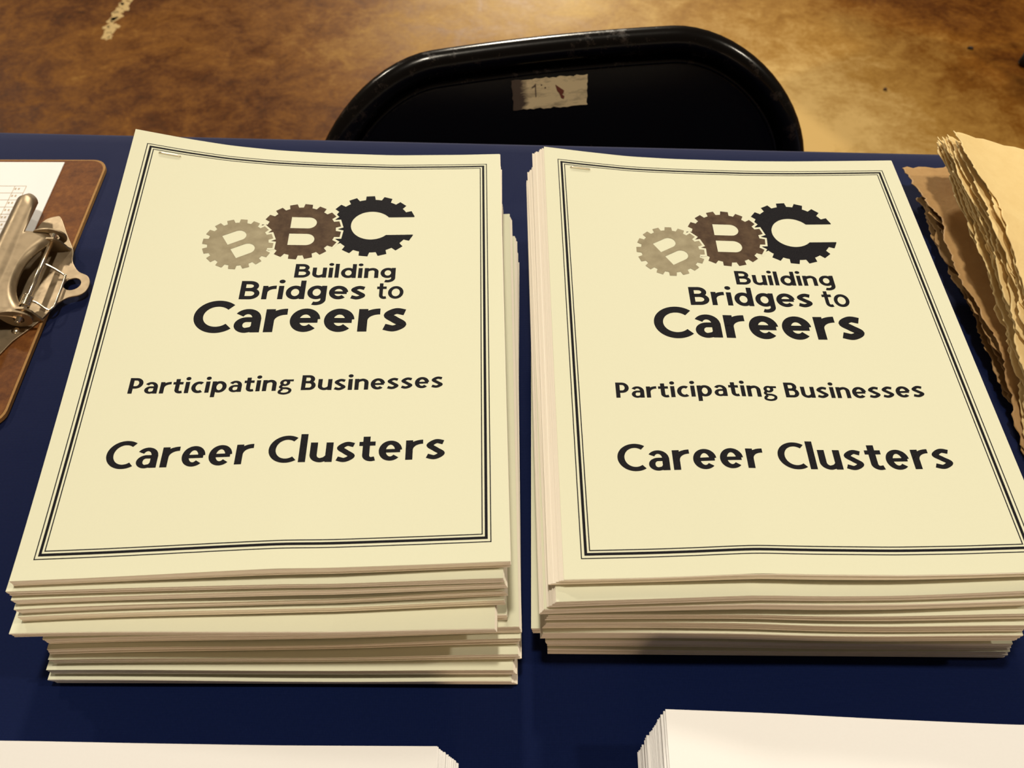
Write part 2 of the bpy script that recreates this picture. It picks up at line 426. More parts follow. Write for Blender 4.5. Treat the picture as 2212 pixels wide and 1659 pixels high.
# ---- lettering drawn as strokes (cap height 1)
def ell(cx, cy, rx, ry, a0, a1, n=26):
    return [(cx+rx*math.cos(math.radians(a0+(a1-a0)*i/n)), cy+ry*math.sin(math.radians(a0+(a1-a0)*i/n))) for i in range(n+1)]
def cr(pts): return [tuple(p) for p in smooth_poly(pts, 7, False)]
def glyph(ch, wv, wh, logo):
    v, h = wv/2, wh/2; X = 0.735 if not logo else 0.735; A = 1.06 if not logo else 1.03; S = []; o = .012
    R = lambda *s: S.extend([(p, wv, wh) for p in s])
    if ch == 'C':
        W = .74 if not logo else .80
        a_ = 46 if logo else 54; rx = (W+v*math.cos(math.radians(a_)))/(1+math.cos(math.radians(a_)))
        R(ell(rx, .5, rx-v, .5-h+o, a_, 360-a_, 44)); return S, W+.03
    if ch == 'B':
        R([(v, 0), (v, 1)])
        a, b = (.64, .70) if logo else (.60, .66)
        R([(v, 1-h), (.33, 1-h)]+ell(.33, (1-h+.53)/2, a-.33-v, (1-h-.53)/2, 90, -90, 14)+[(v, .53)])
        R([(v, .53), (.36, .53)]+ell(.36, (.53+h)/2, b-.36-v, (.53-h)/2, 90, -90, 14)+[(v, h)]); return S, b
    if ch == 'P':
        R([(v, 0), (v, 1)], [(v, 1-h), (.30, 1-h)]+ell(.30, (1-h+.40)/2, .62-.30-v, (1-h-.40)/2, 90, -90, 16)+[(v, .40)]); return S, .62
    if ch == 'a':
        W = .60; R([(W-v, 0), (W-v, .46)])
        S.append((ell(W*.48, .44, W*.52-v, X-h*.85-.44+o, 150, 0, 16), wv*.95, wh*.85))
        q = wh*.80; h2 = q/2; tb = .405; cy, ry = (tb+h2-o)/2, (tb-h2+o)/2
        S.append(([(W-v, tb), (.30, tb)]+ell(.28, cy, .28-v, ry, 90, 270, 18)+cr([(.28, h2-o), (.42, h2+.03), (W-v, .20)]), wv*.92, q)); return S, W
    if ch == 'r':
        R([(v, 0), (v, X)], ell(.47, .36, .47-v, X-h-.36+o, 178, 88, 14)); return S, .48
    if ch == 'e':
        W = .68 if logo else .66; by = X*.49
        R(ell(W/2, X/2, W/2-v, X/2-h+o, 4, 316, 34)); S.append(([(v, by), (W-v*.55, by)], wv, wh*.82)); return S, W
    if ch == 'o': R(ell(.36, X/2, .36-v, X/2-h+o, 0, 360, 40)); return S, .72
    if ch == 'c': R(ell(.34, X/2, .34-v, X/2-h+o, 54, 306, 30)); return S, .54
    if ch == 's':
        W = .54
        R(cr([(W-.06, X-h-.035), (W*.52, X-h+o), (v+.005, X*.71), (W*.48, X*.505), (W-v-.005, X*.285), (W*.46, h-o), (.035, h+.045)])); return S, W
    if ch == 'u':
        W = .64; R([(W-v, 0), (W-v, X)], [(v, X), (v, .27)]+ell(.31, .27, .31-v, .27-h+o, 180, 270, 12)+cr([(.31, h-o), (.44, h+.04), (W-v, .22)])); return S, W
    if ch == 'n':
        W = .64; R([(v, 0), (v, X)], cr([(v, X-.22), (.20, X-h-.04), (.35, X-h+o)])+ell(.35, .46, W-.35-v, X-h-.46+o, 90, 0, 12)+[(W-v, 0)]); return S, W
    if ch == 'i':
        R([(v, 0), (v, X)]); S.append((ell(v, .95 if not logo else .98, wv*.29, wv*.27, 0, 360, 16), wv*.58, wv*.54)); return S, wv
    if ch == 'l': R([(v, 0), (v, A)]); return S, wv
    if ch == 'd':
        W = .68; R([(W-v, 0), (W-v, A)], ell(.33, X/2, .33-v, X/2-h+o, 0, 360, 36)); return S, W
    if ch == 'p':
        W = .68; R([(v, -.30), (v, X)], ell(W-.33, X/2, .33-v, X/2-h+o, 0, 360, 36)); return S, W
    if ch == 'g' and logo:
        W = .68; R([(W-v, X), (W-v, -.03)]+ell(.34, -.03, W-.34-v, .22, 0, -118, 16), ell(.33, X/2, .33-v, X/2-h+o, 0, 360, 36)); return S, W
    if ch == 'g':
        W = .66; k = .80
        S.append((ell(.285, .525, .235-v*k, .225-h*k, 0, 360, 30), wv*k, wh*k))
        S.append(([(.36, X-h*.8), (W, X-h*.8)], wv, wh*.8))
        S.append((cr([(.15, .36), (.10, .24), (.20, .165), (.40, .145), (.545, .04), (.50, -.13), (.30, -.205), (.10, -.15), (.085, -.03), (.19, .10)]), wv*.72, wh*.8)); return S, W
    if ch == 't':
        R([(.20, .93), (.20, .22)]+ell(.36, .22, .16, .22-h+o, 180, 268, 10)+[(.45, h+.01)]); S.append(([(0, X-h), (.45, X-h)], wv, wh)); return S, .46
    if ch == '1': R([(.3, 0), (.3, 1)], [(.3, .95), (.05, .75)]); return S, .4
    return S, .30

def resample(p, step):
    out = [p[0]]
    for a, b in zip(p[:-1], p[1:]):
        k = max(1, int(math.ceil(math.hypot(b[0]-a[0], b[1]-a[1])/step)))
        for i in range(1, k+1): out.append((a[0]+(b[0]-a[0])*i/k, a[1]+(b[1]-a[1])*i/k))
    return out
def stroke(V, Fc, pts, wv, wh):
    """ribbon along pts; pen wv wide on upright strokes, wh on level ones"""
    P = [pts[0]]
    for p in pts[1:]:
        if math.hypot(p[0]-P[-1][0], p[1]-P[-1][1]) > 1e-6: P.append(p)
    closed = math.hypot(P[0][0]-P[-1][0], P[0][1]-P[-1][1]) < 1e-4
    o = len(V); m = len(P)
    for i in range(m):
        if closed: a, b = P[i-1] if i else P[-2], P[i+1] if i < m-1 else P[1]
        else: a, b = P[max(i-1, 0)], P[min(i+1, m-1)]
        tx, ty = b[0]-a[0], b[1]-a[1]; l = math.hypot(tx, ty) or 1; nx_, ny_ = -ty/l, tx/l
        ex, ey = nx_*wv/2, ny_*wh/2
        V.append((P[i][0]+ex, P[i][1]+ey)); V.append((P[i][0]-ex, P[i][1]-ey))
    for i in range(m-1): Fc.append((o+2*i, o+2*i+1, o+2*i+3, o+2*i+2))
def text_mesh(txt, x0, x1, base, cap, wv, wh, logo=False, space=.34, track=.10):
    """2D quads of a line of print, fitted between x0 and x1 (metres on the page)"""
    adv = 0; parts = []
    for i, ch in enumerate(txt):
        if ch == ' ': adv += space-track; continue
        S, w = glyph(ch, wv, wh, logo); parts.append((adv, S)); adv += w+track
    adv -= track; sx = (x1-x0)/adv; V, Fc = [], []
    for a, S in parts:
        for pts, p, q in S:
            stroke(V, Fc, resample([(x0+(a+x)*sx, base+y*cap) for x, y in pts], 0.002), p*sx*.5+p*cap*.5, q*cap)
    return V, Fc

def print_obj(name, V2, Fc, st, off, lift, mat, parent):
    V = []
    for u, v in V2:
        X, Y = st.world(u, v); V.append(np.array((X, Y, float(st.z(X, Y, 1.0))+lift))-off)
    me_f = []
    for f in Fc:                                   # all faces look up
        a = np.array([V2[i] for i in f]); ar = 0
        for i in range(len(a)): ar += a[i-1][0]*a[i][1]-a[i][0]*a[i-1][1]
        me_f.append(f if ar > 0 else tuple(reversed(f)))
    return mesh_obj(name, V, me_f, mat, parent)

def fill2d(outer, holes=()):
    """triangles of a polygon with holes, cut into small cells so that they follow the page"""
    cu = bpy.data.curves.new('fill', 'CURVE'); cu.dimensions = '2D'; cu.fill_mode = 'BOTH'
    K = 100.0
    for ol in [outer]+list(holes):
        s = cu.splines.new('POLY'); s.points.add(len(ol)-1)
        for p, (x, y) in zip(s.points, ol): p.co = (x*K, y*K, 0, 1)
        s.use_cyclic_u = True
    tmp = bpy.data.objects.new('fill', cu); COL.objects.link(tmp)
    dg = bpy.context.evaluated_depsgraph_get(); dg.update()
    me = bpy.data.meshes.new_from_object(tmp.evaluated_get(dg))
    bpy.data.objects.remove(tmp); bpy.data.curves.remove(cu)
    bm = bmesh.new(); bm.from_mesh(me); bpy.data.meshes.remove(me)
    xs = [v.co.x for v in bm.verts]; ys = [v.co.y for v in bm.verts]
    for ax, lo, hi in ((0, min(xs), max(xs)), (1, min(ys), max(ys))):
        t = lo+.4
        while t < hi:
            bmesh.ops.bisect_plane(bm, geom=bm.verts[:]+bm.edges[:]+bm.faces[:], plane_co=(t, 0, 0) if ax == 0 else (0, t, 0), plane_no=(1, 0, 0) if ax == 0 else (0, 1, 0)); t += .4
    bm.verts.index_update()
    V = [(v.co.x/K, v.co.y/K) for v in bm.verts]; Fc = [tuple(v.index for v in f.verts) for f in bm.faces]; bm.free()
    return V, Fc

def gear_outline(cx, cy, R, teeth, phase, depth, grow=0.0, a0=None, a1=None):
    pts = []; Ri = R-depth
    for k in range(teeth):
        c = math.radians(phase)+2*math.pi*k/teeth; wt = (0.0024*R/0.0225+grow)/1.0
        for rad, sgn, ww in ((Ri+grow, -1, wt*1.05), (R+grow, -1, wt*.92), (R+grow, 1, wt*.92), (Ri+grow, 1, wt*1.05)):
            a = c+sgn*math.asin(min(.9, ww/rad)); pts.append((cx+rad*math.cos(a), cy+rad*math.sin(a)))
        nx_ = c+2*math.pi/teeth; ea = c+math.asin(min(.9, wt*1.05/(Ri+grow))); eb = nx_-math.asin(min(.9, wt*1.05/(Ri+grow)))
        for q in (1, 2, 3):
            a = ea+(eb-ea)*q/4; pts.append((cx+(Ri+grow)*math.cos(a), cy+(Ri+grow)*math.sin(a)))
    return pts
def b_holes(cx, cy, rot, k):
    """the two counters of the letter B"""
    out = []; c, s = math.cos(rot), math.sin(rot)
    for y0, y1 in ((.0022, .0114), (-.0114, -.0022)):
        h = (y1-y0)/2; ol = [(-.0062, y0), (.0083-h, y0)]+[(.0083-h+h*math.cos(t), (y0+y1)/2+h*math.sin(t)) for t in np.linspace(-math.pi/2, math.pi/2, 14)]+[(.0083-h, y1), (-.0062, y1)]
        out.append([(cx+(x*c-y*s)*k, cy+(x*s+y*c)*k) for x, y in ol])
    return out
G1, G2, G3 = (.0690, .1984, .0193), (.1022, .2098, .0226), (.1416, .2154, .0254)
def c_gear():
    cx, cy, R = G3; full = gear_outline(cx, cy, R, 15, 95.0, .0032)
    # open the ring to the right with a level slot
    top, bot = .0069, -.0079; ri = .0117
    keep = [(x, y) for x, y in full if not ((x > cx) and (bot < y-cy < top))]
    ang = lambda p: (math.atan2(p[1]-cy, p[0]-cx)) % (2*math.pi)
    keep.sort(key=ang)
    aT, aB = math.asin(top/ri), 2*math.pi+math.asin(bot/ri)
    inner = [(cx+ri*math.cos(t), cy+ri*math.sin(t)) for t in np.linspace(aB, aT, 50)]
    return [(keep[0][0]-.0002, cy+top)]+keep+[(keep[-1][0]-.0002, cy+bot)]+inner

def sector(ol, g, a0, a1):
    keep = [(math.degrees(math.atan2(y-g[1], x-g[0])), (x, y)) for x, y in ol]
    keep = sorted(k for k in keep if a0 < k[0] < a1)
    return [(g[0]+.006, g[1]+.002)]+[k[1] for k in keep]

def print_cover(st, off, cov):
    mm = 0.001
    # frame of three lines
    V, Fc = [], []
    for d, w in ((8.2, .48), (10.2, 1.30), (12.0, .50)):
        dv = d+1.5
        for (x0, y0), (x1, y1) in (((d, dv), (215.9-d, dv)), ((215.9-d, dv), (215.9-d, 279.4-dv)), ((215.9-d, 279.4-dv), (d, 279.4-dv)), ((d, 279.4-dv), (d, dv))):
            ex = w/2 if y0 == y1 else 0; ey = 0
            sx = math.copysign(1, x1-x0) if x1 != x0 else 0
            stroke(V, Fc, resample([((x0-sx*ex)*mm, y0*mm), ((x1+sx*ex)*mm, y1*mm)], .003), w*mm, w*mm)
    print_obj('printed_border', V, Fc, st, off, .00005, M['ink'], cov)
    # emblem: three meshing gears
    V, Fc = fill2d(c_gear()); print_obj('gear_emblem', V, Fc, st, off, .00005, M['ink'], cov)['label'] = 'black gear shaped like a letter C'
    V, Fc = fill2d(sector(gear_outline(*G2, 16, 84, .0030, .0013), G2, -38, 48)); print_obj('gear_gap', V, Fc, st, off, .00007, M['cover'], cov)
    V, Fc = fill2d(gear_outline(*G2, 16, 84, .0030), b_holes(G2[0], G2[1], 0, 1)); print_obj('gear_emblem', V, Fc, st, off, .00009, M['ink_mid'], cov)['label'] = 'dark brown gear with a letter B'
    V, Fc = fill2d(sector(gear_outline(*G1, 16, 88, .0027, .0013), G1, -22, 58)); print_obj('gear_gap', V, Fc, st, off, .00011, M['cover'], cov)
    V, Fc = fill2d(gear_outline(*G1, 16, 88, .0027), b_holes(G1[0], G1[1], math.radians(31), .85)); print_obj('gear_emblem', V, Fc, st, off, .00013, M['ink_light'], cov)['label'] = 'light grey gear with a tilted letter B'
    for txt, x0, x1, b, cap, wv, wh, lg, sp in (('Building', 102.5, 157.4, 173.3, 10.3, .195, .18, True, .3), ('Bridges', 75.2, 142.2, 157.4, 13.2, .195, .18, True, .3), ('to', 148.0, 162.3, 157.6, 12.4, .165, .15, True, .3),
                                            ('Careers', 54.0, 165.2, 134.4, 21.6, .215, .195, True, .3),
                                            ('Participating Businesses', 30.3, 185.0, 96.2, 9.3, .205, .16, False, .36), ('Career Clusters', 28.0, 186.9, 54.0, 14.9, .21, .158, False, .42)):
        V, Fc = text_mesh(txt, x0*mm, x1*mm, b*mm, cap*mm, wv, wh, lg, sp, .085 if not lg else .075)
        print_obj('lettering', V, Fc, st, off, .00005, M['ink'], cov)['label'] = 'printed words '+txt

def staple(st, off, root, u0=.0150, u1=.0276, v=.2636):
    pts = []
    n = 12
    for i in range(n+1):
        t = i/n; X, Y = st.world(u0+(u1-u0)*t, v-.0002*t)
        lift = 0.0007 if 0 < i < n else -0.0006
        pts.append(np.array((X, Y, float(st.z(X, Y, 1.0))+lift))-off)
    tube_obj('staple', pts, .00045, M['staple'], root, 8)

SL = Stack(-0.21785, 0.18057, 0.676, ([0, .132, .247, .373, .502, .697, .895, 1], [.0266, .0188, .013, .0087, .0058, .0028, .0019, .0019]),
           ([0, .16, .276, .424, .541, .63, .816, 1], [-.0009, .0002, .0014, .0031, .0042, .0034, .004, .005]), 0.0645)
SR = Stack(0.02114, 0.18008, -0.158, ([0, .107, .24, .374, .574, .708, .875, 1], [.0152, .0113, .0069, .0043, .0019, .0011, .0008, .0007]),
           ([0, .169, .271, .389, .511, .684, .821, 1], [-.0012, -.0005, .0005, .0022, .0002, -.0017, -.0015, 0.0]), 0.0585)
ORD = ['topmost', 'second from the top', 'third from the top', 'fourth from the top', 'fifth from the top', 'sixth from the top', 'seventh from the top', 'eighth from the top', 'ninth from the top', 'tenth from the top', 'eleventh from the top', 'twelfth from the top', 'thirteenth from the top', 'fourteenth from the top', 'fifteenth from the top']

LEFT = [  # thickness (mm), front corners in the photograph, shear
    (5.3, None, (0.0, 0.0002)),
    (5.2, ((12.7, 1277.5), (1086, 1248)), (0.0005, 0.0001)),
    (5.2, ((25, 1296), (1088.6, 1260)), (0.001, 0.0001)),
    (5.2, ((33, 1316), (1085.4, 1275)), (0.0015, 0.0001)),
    (5.2, ((42, 1332), (1084.5, 1296)), (0.0005, 0.0001)),
    (4.6, ((18.4, 1367.7), (1069, 1357)), (0.0012, 0.0000)),
    (5.3, ((60, 1352), (1097, 1326)), (0.0, 0.0001)),
    (5.6, ((109, 1379), (1103, 1353)), (0.001, 0.0000)),
    (6.0, ((113, 1402), (1113, 1378.5)), (-0.001, 0.0001)),
    (5.6, ((112, 1424.5), (1110, 1412.7)), (0.0015, 0.0002)),
    (5.7, ((108, 1446.8), (1099, 1447.0)), (0.0016, 0.0002)),
    (5.6, ((108, 1467.0), (1099, 1470)), (0.003, 0.0002))]
RIGHT = [
    (5.2, None, (-0.0066, 0.0001)),
    (5.8, ((1250.6, 1298), (2225, 1275)), (-0.004, 0.0002)),
    (6.0, ((1228, 1313.5), (2184, 1297)), (-0.002, 0.0002)),
    (6.0, ((1219, 1328), (2207, 1325)), (-0.0015, 0.0002)),
    (6.2, ((1208, 1344), (2199, 1350)), (-0.0015, 0.0002)),
    (6.4, ((1201, 1366), (2182, 1371)), (-0.001, 0.0001)),
    (5.6, ((1160.4, 1357), (2150, 1362)), (0.0008, 0.0000)),
    (6.0, ((1181, 1382.6), (2185, 1390)), (0.001, 0.0000)),
    (6.6, ((1210, 1400.5), (2156, 1407)), (0.0, 0.0001))]
def build_stack(st, spec, where, group):
    w = 1.0; tot = sum(s[0] for s in spec)
    for i, (th, fr, sh) in enumerate(spec):
        w1 = w; w0 = w-th/tot; w = w0
        pose = (st.x, st.y, st.a) if fr is None else st.solve_front(*fr, w1)
        lab = 'pale green stapled booklet with gear logo, topmost of the stack %s' % where if i == 0 else 'pale green booklet, %s in the stack %s' % (ORD[i], where)
        root, cov, off = make_booklet('booklet', st, pose, max(w0, 0), w1-(0.0 if i == 0 else 0.0035), sh, lab, group, M['cover'], M['page'], i == 0, sag=0.0 if i == 0 else (.0004, .0011, .0002, .0014, .0007)[i % 5])
        if i == 0:
            staple(st, off, root); print_cover(st, off, cov)
build_stack(SL, LEFT, 'beside the clipboard', 'booklets stacked beside the clipboard')
build_stack(SR, RIGHT, 'beside the tan paper pile', 'booklets stacked beside the tan paper pile')

# ---- stacks of white packets at the near edge
def corner_stack(px, py, h, left, yaw, lift):
    P = at_z(px, py, TABLE+h+(lift if left else 0)); a = math.radians(yaw)
    u0 = 0 if left else PW
    x = P[0]-u0*math.cos(a)+PH*math.sin(a); y = P[1]-u0*math.sin(a)-PH*math.cos(a)
    return Stack(x, y, yaw, ([0, .2, .42, .68, 1], [lift, lift*.80, lift*.42, lift*.08, 0]), ([0, .5, 1], [0, 0, 0]), h)
WL = corner_stack(945, 1613, .017, False, -1.1, .0070)
WR = corner_stack(1437, 1533, .020, True, -2.0, .0125)
for st, n, fan, where, grp in ((WL, 5, (.0018, -.0006), 'in front of the clipboard side booklets', 'white packets in front of the clipboard side booklets'),
                               (WR, 7, (-.0014, -.0012), 'in front of the pile side booklets', 'white packets in front of the paper pile side booklets')):
    for i in range(n):
        k = i; pose = (st.x+fan[0]*k+rng.uniform(-.0006, .0006)*(i > 0), st.y+fan[1]*k+rng.uniform(-.0004, .0004)*(i > 0), st.a)
        lab = 'white packet, %s in the stack %s' % (ORD[i], where)
        root, cov, off = make_booklet('paper_packet', st, pose, 1-(i+1)/n, 1-i/n-(0.002 if i else 0), (fan[0]*.8, fan[1]*.6), lab, grp, M['white'], M['white'], i == 0, 4, .0003, 'paper')
        if i == 0 and st is WL: staple(st, off, root, .0135, .0262, PH-.0100)

# ------------------------------------------------------------------ clipboard
cb = empty('clipboard', (-0.45, 0.435, TABLE))
tag(cb, 'brown hardboard clipboard with metal spring clip lying on the blue cloth', 'clipboard')
def rrect(x0, x1, y0, y1, r, k=6):
    out = []
    for cx, cy, a in ((x1-r, y1-r, 0), (x0+r, y1-r, 90), (x0+r, y0+r, 180), (x1-r, y0+r, 270)):
        for i in range(k+1):
            t = math.radians(a+90*i/k); out.append((cx+r*math.cos(t), cy+r*math.sin(t)))
    return out
CX, CY = cb.location.x, cb.location.y
BT = 0.0036                                        # board thickness
ca, sa = math.cos(math.radians(-1.0)), math.sin(math.radians(-1.0))
ol = rrect(-0.610, -0.2905, 0.3080, 0.5455, 0.011)
ol = [(-.2905+(x+.2905)*ca-(y-.43)*sa*.0, y+(x+.2905)*-.03) for x, y in ol]
loc2 = lambda p: (p[0]-CX, p[1]-CY)
core = prism('board_edge', [loc2(p) for p in ol], 0.0008, BT-.0002, M['hardboard_edge'], cb)
ins = [(-.45+(x+.45)*.9905, .4325+(y-.4325)*.990) for x, y in ol]
prism('board_face', [loc2(p) for p in ins], BT-.0002, BT, M['hardboard'], cb)
YC = 0.4185
plate_o = [(-.3103, .4834), (-.3061, .4815), (-.2974, .4652), (-.289, .4499), (-.2864, .4393), (-.2801, .4299), (-.2731, .4257), (-.2698, .4195), (-.2700, .4125), (-.2735, .4085), (-.2800, .4065), (-.2853, .4015), (-.2885, .3945), (-.2920, .3870), (-.2965, .3800), (-.3034, .3705), (-.3080, .3600), (-.3120, .3560), (-.3190, .3600), (-.3215, .38), (-.322, .4185), (-.3215, .457), (-.318, .478)]
hole = [(-.2808+.0054*math.cos(t), .4182+.0053*math.sin(t)) for t in np.linspace(0, 2*math.pi, 24, endpoint=False)]
window = rrect(-.310, -.2925, .399, .446, .006)
PZ = BT+.0012
prism('clip_plate', [loc2(p) for p in smooth_poly(plate_o, 4)], BT, PZ, M['nickel'], cb, [[loc2(p) for p in hole]], .0003)
for y in (.3790, .4590):                           # rivets
    V, Fc = [], []
    bm = bmesh.new(); bmesh.ops.create_uvsphere(bm, u_segments=16, v_segments=8, radius=.0026)
    for v_ in bm.verts: v_.co.z *= .45
    bmesh.ops.translate(bm, verts=bm.verts, vec=(-.3045-CX, y-CY, PZ)); bm_obj('rivet', bm, M['wire'], cb, True)
    # hinge post rising from the plate
    ol_ = [(-.303, y-.004), (-.291, y-.004), (-.291, y+.004), (-.303, y+.004)]
# jaw: wide rolled lever narrowing to the hinge
V, Fc = [], []
NS, NB = 26, 22
prof = smooth_poly([(-.298, .0125), (-.3035, .0165), (-.310, .0175), (-.3175, .0185), (-.3215, .0207), (-.3262, .0218), (-.3310, .0195), (-.3340, .0140), (-.3352, .0085), (-.3358, BT+.0008)], 4, False)
for i, (x, z) in enumerate(prof):
    if x > -.3185: hw_ = .0375
    else:
        t = (x+.3272)/.0088; hw_ = .0375+.0270+.0095*math.sqrt(max(0, 1-t*t))
    for j in range(NB+1):
        b = -1+2*j/NB; y = YC+b*hw_
        xx = x
        if x > -.3185:                              # arch cut between the hinge ears
            cut = -.0125*max(0, 1-(abs(b)/.80)**2.5); k = 1-min(1, (-.298-x)/.0205); xx = x+cut*k
        e = max(0, abs(b)-.93)/.07
        V.append((xx-CX, y-CY, z-.004*e*e*(1 if x < -.3185 else .4)))
nP = len(prof)
for i in range(nP-1):
    for j in range(NB): Fc.append((i*(NB+1)+j, i*(NB+1)+j+1, (i+1)*(NB+1)+j+1, (i+1)*(NB+1)+j))
jaw = mesh_obj('clip_jaw', V, Fc, M['nickel'], cb, True)
md = jaw.modifiers.new('thick', 'SOLIDIFY'); md.thickness = .0011; md.offset = -1
# hinge ears: curled side plates around the rod
HX = -.004
for y in (YC+.0365, YC-.0365):
    pts = [(-.308-CX+HX, .0170), (-.301-CX+HX, .0192), (-.294-CX+HX, .0185), (-.2885-CX+HX, .0145), (-.289-CX+HX, .0088), (-.2945-CX+HX, .0058), (-.301-CX+HX, .0065), (-.306-CX+HX, .0110)]
    pts = smooth_poly(pts, 4); m = len(pts)
    hp = [(-.296-CX+HX+.0032*math.cos(t), .0125+.0032*math.sin(t)) for t in np.linspace(0, 2*math.pi, m, endpoint=False)]
    # ring plate standing across y
    V = []; Fc = []
    a0 = [math.atan2(z-.0125, x-(-.296-CX+HX)) for x, z in pts]
    inner = [(-.296-CX+HX+.0034*math.cos(t), .0125+.0034*math.sin(t)) for t in a0]
    for yy in (y-.0006-CY, y+.0006-CY):
        for (x, z) in pts: V.append((x, yy, z))
        for (x, z) in inner: V.append((x, yy, z))
    for k in range(m):
        q = (k+1) % m
        Fc += [(k, q, m+q, m+k), (2*m+k, 3*m+k, 3*m+q, 2*m+q), (k, 2*m+k, 2*m+q, q), (m+k, m+q, 3*m+q, 3*m+k)]
    mesh_obj('hinge_ear', V, Fc, M['nickel'], cb)
for y in (YC+.031, YC-.031):                        # posts of the plate that carry the rod
    V = []
    for yy in (y-.0008-CY, y+.0008-CY):
        for x, z in ((-.306, PZ-.0004), (-.286, PZ-.0004), (-.290, .0125), (-.2935, .0160), (-.2985, .0160), (-.302, .0125)): V.append((x-CX+HX, yy, z))
    mesh_obj('hinge_post', V, [(0, 1, 2, 3, 4, 5), (11, 10, 9, 8, 7, 6)]+[(k, 6+k, 6+(k+1) % 6, (k+1) % 6) for k in range(6)], M['nickel'], cb)
tube_obj('hinge_rod', [(-.296-CX+HX, YC-.040-CY, .0125), (-.296-CX+HX, YC+.040-CY, .0125)], .0016, M['wire'], cb, 12)
coil = []
for k in range(110):
    t = k/110; coil.append((-.296-CX+HX+.0026*math.cos(t*2*math.pi*7), YC-.0265+.0085*t-CY, .0125+.0026*math.sin(t*2*math.pi*7)))
tube_obj('spring_coil', coil, .0006, M['wire'], cb, 6)
loop = smooth_poly([(-.2990, .4300, .0115), (-.2950, .4285, .0100), (-.2872, .4245, .0072), (-.2858, .4225, .0066), (-.2852, .4000, .0066), (-.2858, .3960, .0066), (-.2885, .3940, .0070), (-.2950, .3975, .0095), (-.2990, .3975, .0115)], 5, False)
tube_obj('spring_wire', [(p[0]-CX, p[1]-CY, p[2]) for p in loop], .0007, M['wire'], cb, 8)

# form held by the clip
fo = empty('form_sheet', (-0.46, 0.437, TABLE+BT))
tag(fo, 'white printed table form held in the clipboard', 'paper')
FX, FY = fo.location.x, fo.location.y
def fpt(x, y, z): return (x-FX, y-.03*(x+.321)-FY, z)
V, Fc = [], []
NX, NY = 20, 16; x0, x1, y0, y1 = -.600, -.3215, .3275, .5425
for k, zz in enumerate((.00015, .0008)):
    for j in range(NY+1):
        for i in range(NX+1): V.append(fpt(x0+(x1-x0)*i/NX, y0+(y1-y0)*j/NY, zz))
m = (NX+1)*(NY+1); ix = lambda i, j, k: k*m+j*(NX+1)+i
for j in range(NY):
    for i in range(NX): Fc += [(ix(i, j, 1), ix(i+1, j, 1), ix(i+1, j+1, 1), ix(i, j+1, 1)), (ix(i, j, 0), ix(i, j+1, 0), ix(i+1, j+1, 0), ix(i+1, j, 0))]
for i in range(NX): Fc += [(ix(i, 0, 0), ix(i+1, 0, 0), ix(i+1, 0, 1), ix(i, 0, 1)), (ix(i, NY, 0), ix(i, NY, 1), ix(i+1, NY, 1), ix(i+1, NY, 0))]
for j in range(NY): Fc += [(ix(0, j, 0), ix(0, j, 1), ix(0, j+1, 1), ix(0, j+1, 0)), (ix(NX, j, 0), ix(NX, j+1, 0), ix(NX, j+1, 1), ix(NX, j, 1))]
mesh_obj('sheet', V, Fc, M['form'], fo)
fz = TABLE+BT+.0008
gA = at_z(57.4, 402, fz); gB = at_z(33.3, 401, fz)
rows = [at_z(0, y, fz)[1] for y in (399.4, 414, 430, 444.6, 459, 475, 491)]
dy_ = (rows[0]-rows[-1])/6; ytop = gA[1]+.03*(gA[0]+.321)
V, Fc = [], []
def fline(xa, ya, xb, yb, w):
    o = len(V)
    if abs(xb-xa) > abs(yb-ya): q = [(xa, ya-w/2), (xb, yb-w/2), (xb, yb+w/2), (xa, ya+w/2)]
    else: q = [(xa-w/2, ya), (xa+w/2, ya), (xb+w/2, yb), (xb-w/2, yb)]
    for x, y in q: V.append(fpt(x, y, .0009))
    Fc.append((o, o+1, o+2, o+3))
nrow = 22
for k in range(nrow+1): fline(-.58, ytop-k*dy_, gA[0], ytop-k*dy_, .0004)
for x in (gA[0], gB[0], gB[0]-.075, gB[0]-.15, -.58): fline(x, ytop-nrow*dy_, x, ytop, .0004)
mesh_obj('printed_grid', V, Fc, M['ink_form'], fo)
V, Fc = [], []                                       # row numbers printed sideways, too small to read
xm = (gA[0]+gB[0])/2
for k in range(nrow):
    yb = ytop-(k+.42)*dy_
    for d_ in (-.0012, .0012):
        o = len(V)
        for x, y in ((xm-.0022+d_, yb-.0009), (xm-.0010+d_, yb-.0009), (xm-.0010+d_, yb+.0010), (xm-.0022+d_, yb+.0010)): V.append(fpt(x, y, .0009))
        Fc.append((o, o+1, o+2, o+3))
mesh_obj('row_numbers', V, Fc, M['ink_form'], fo)

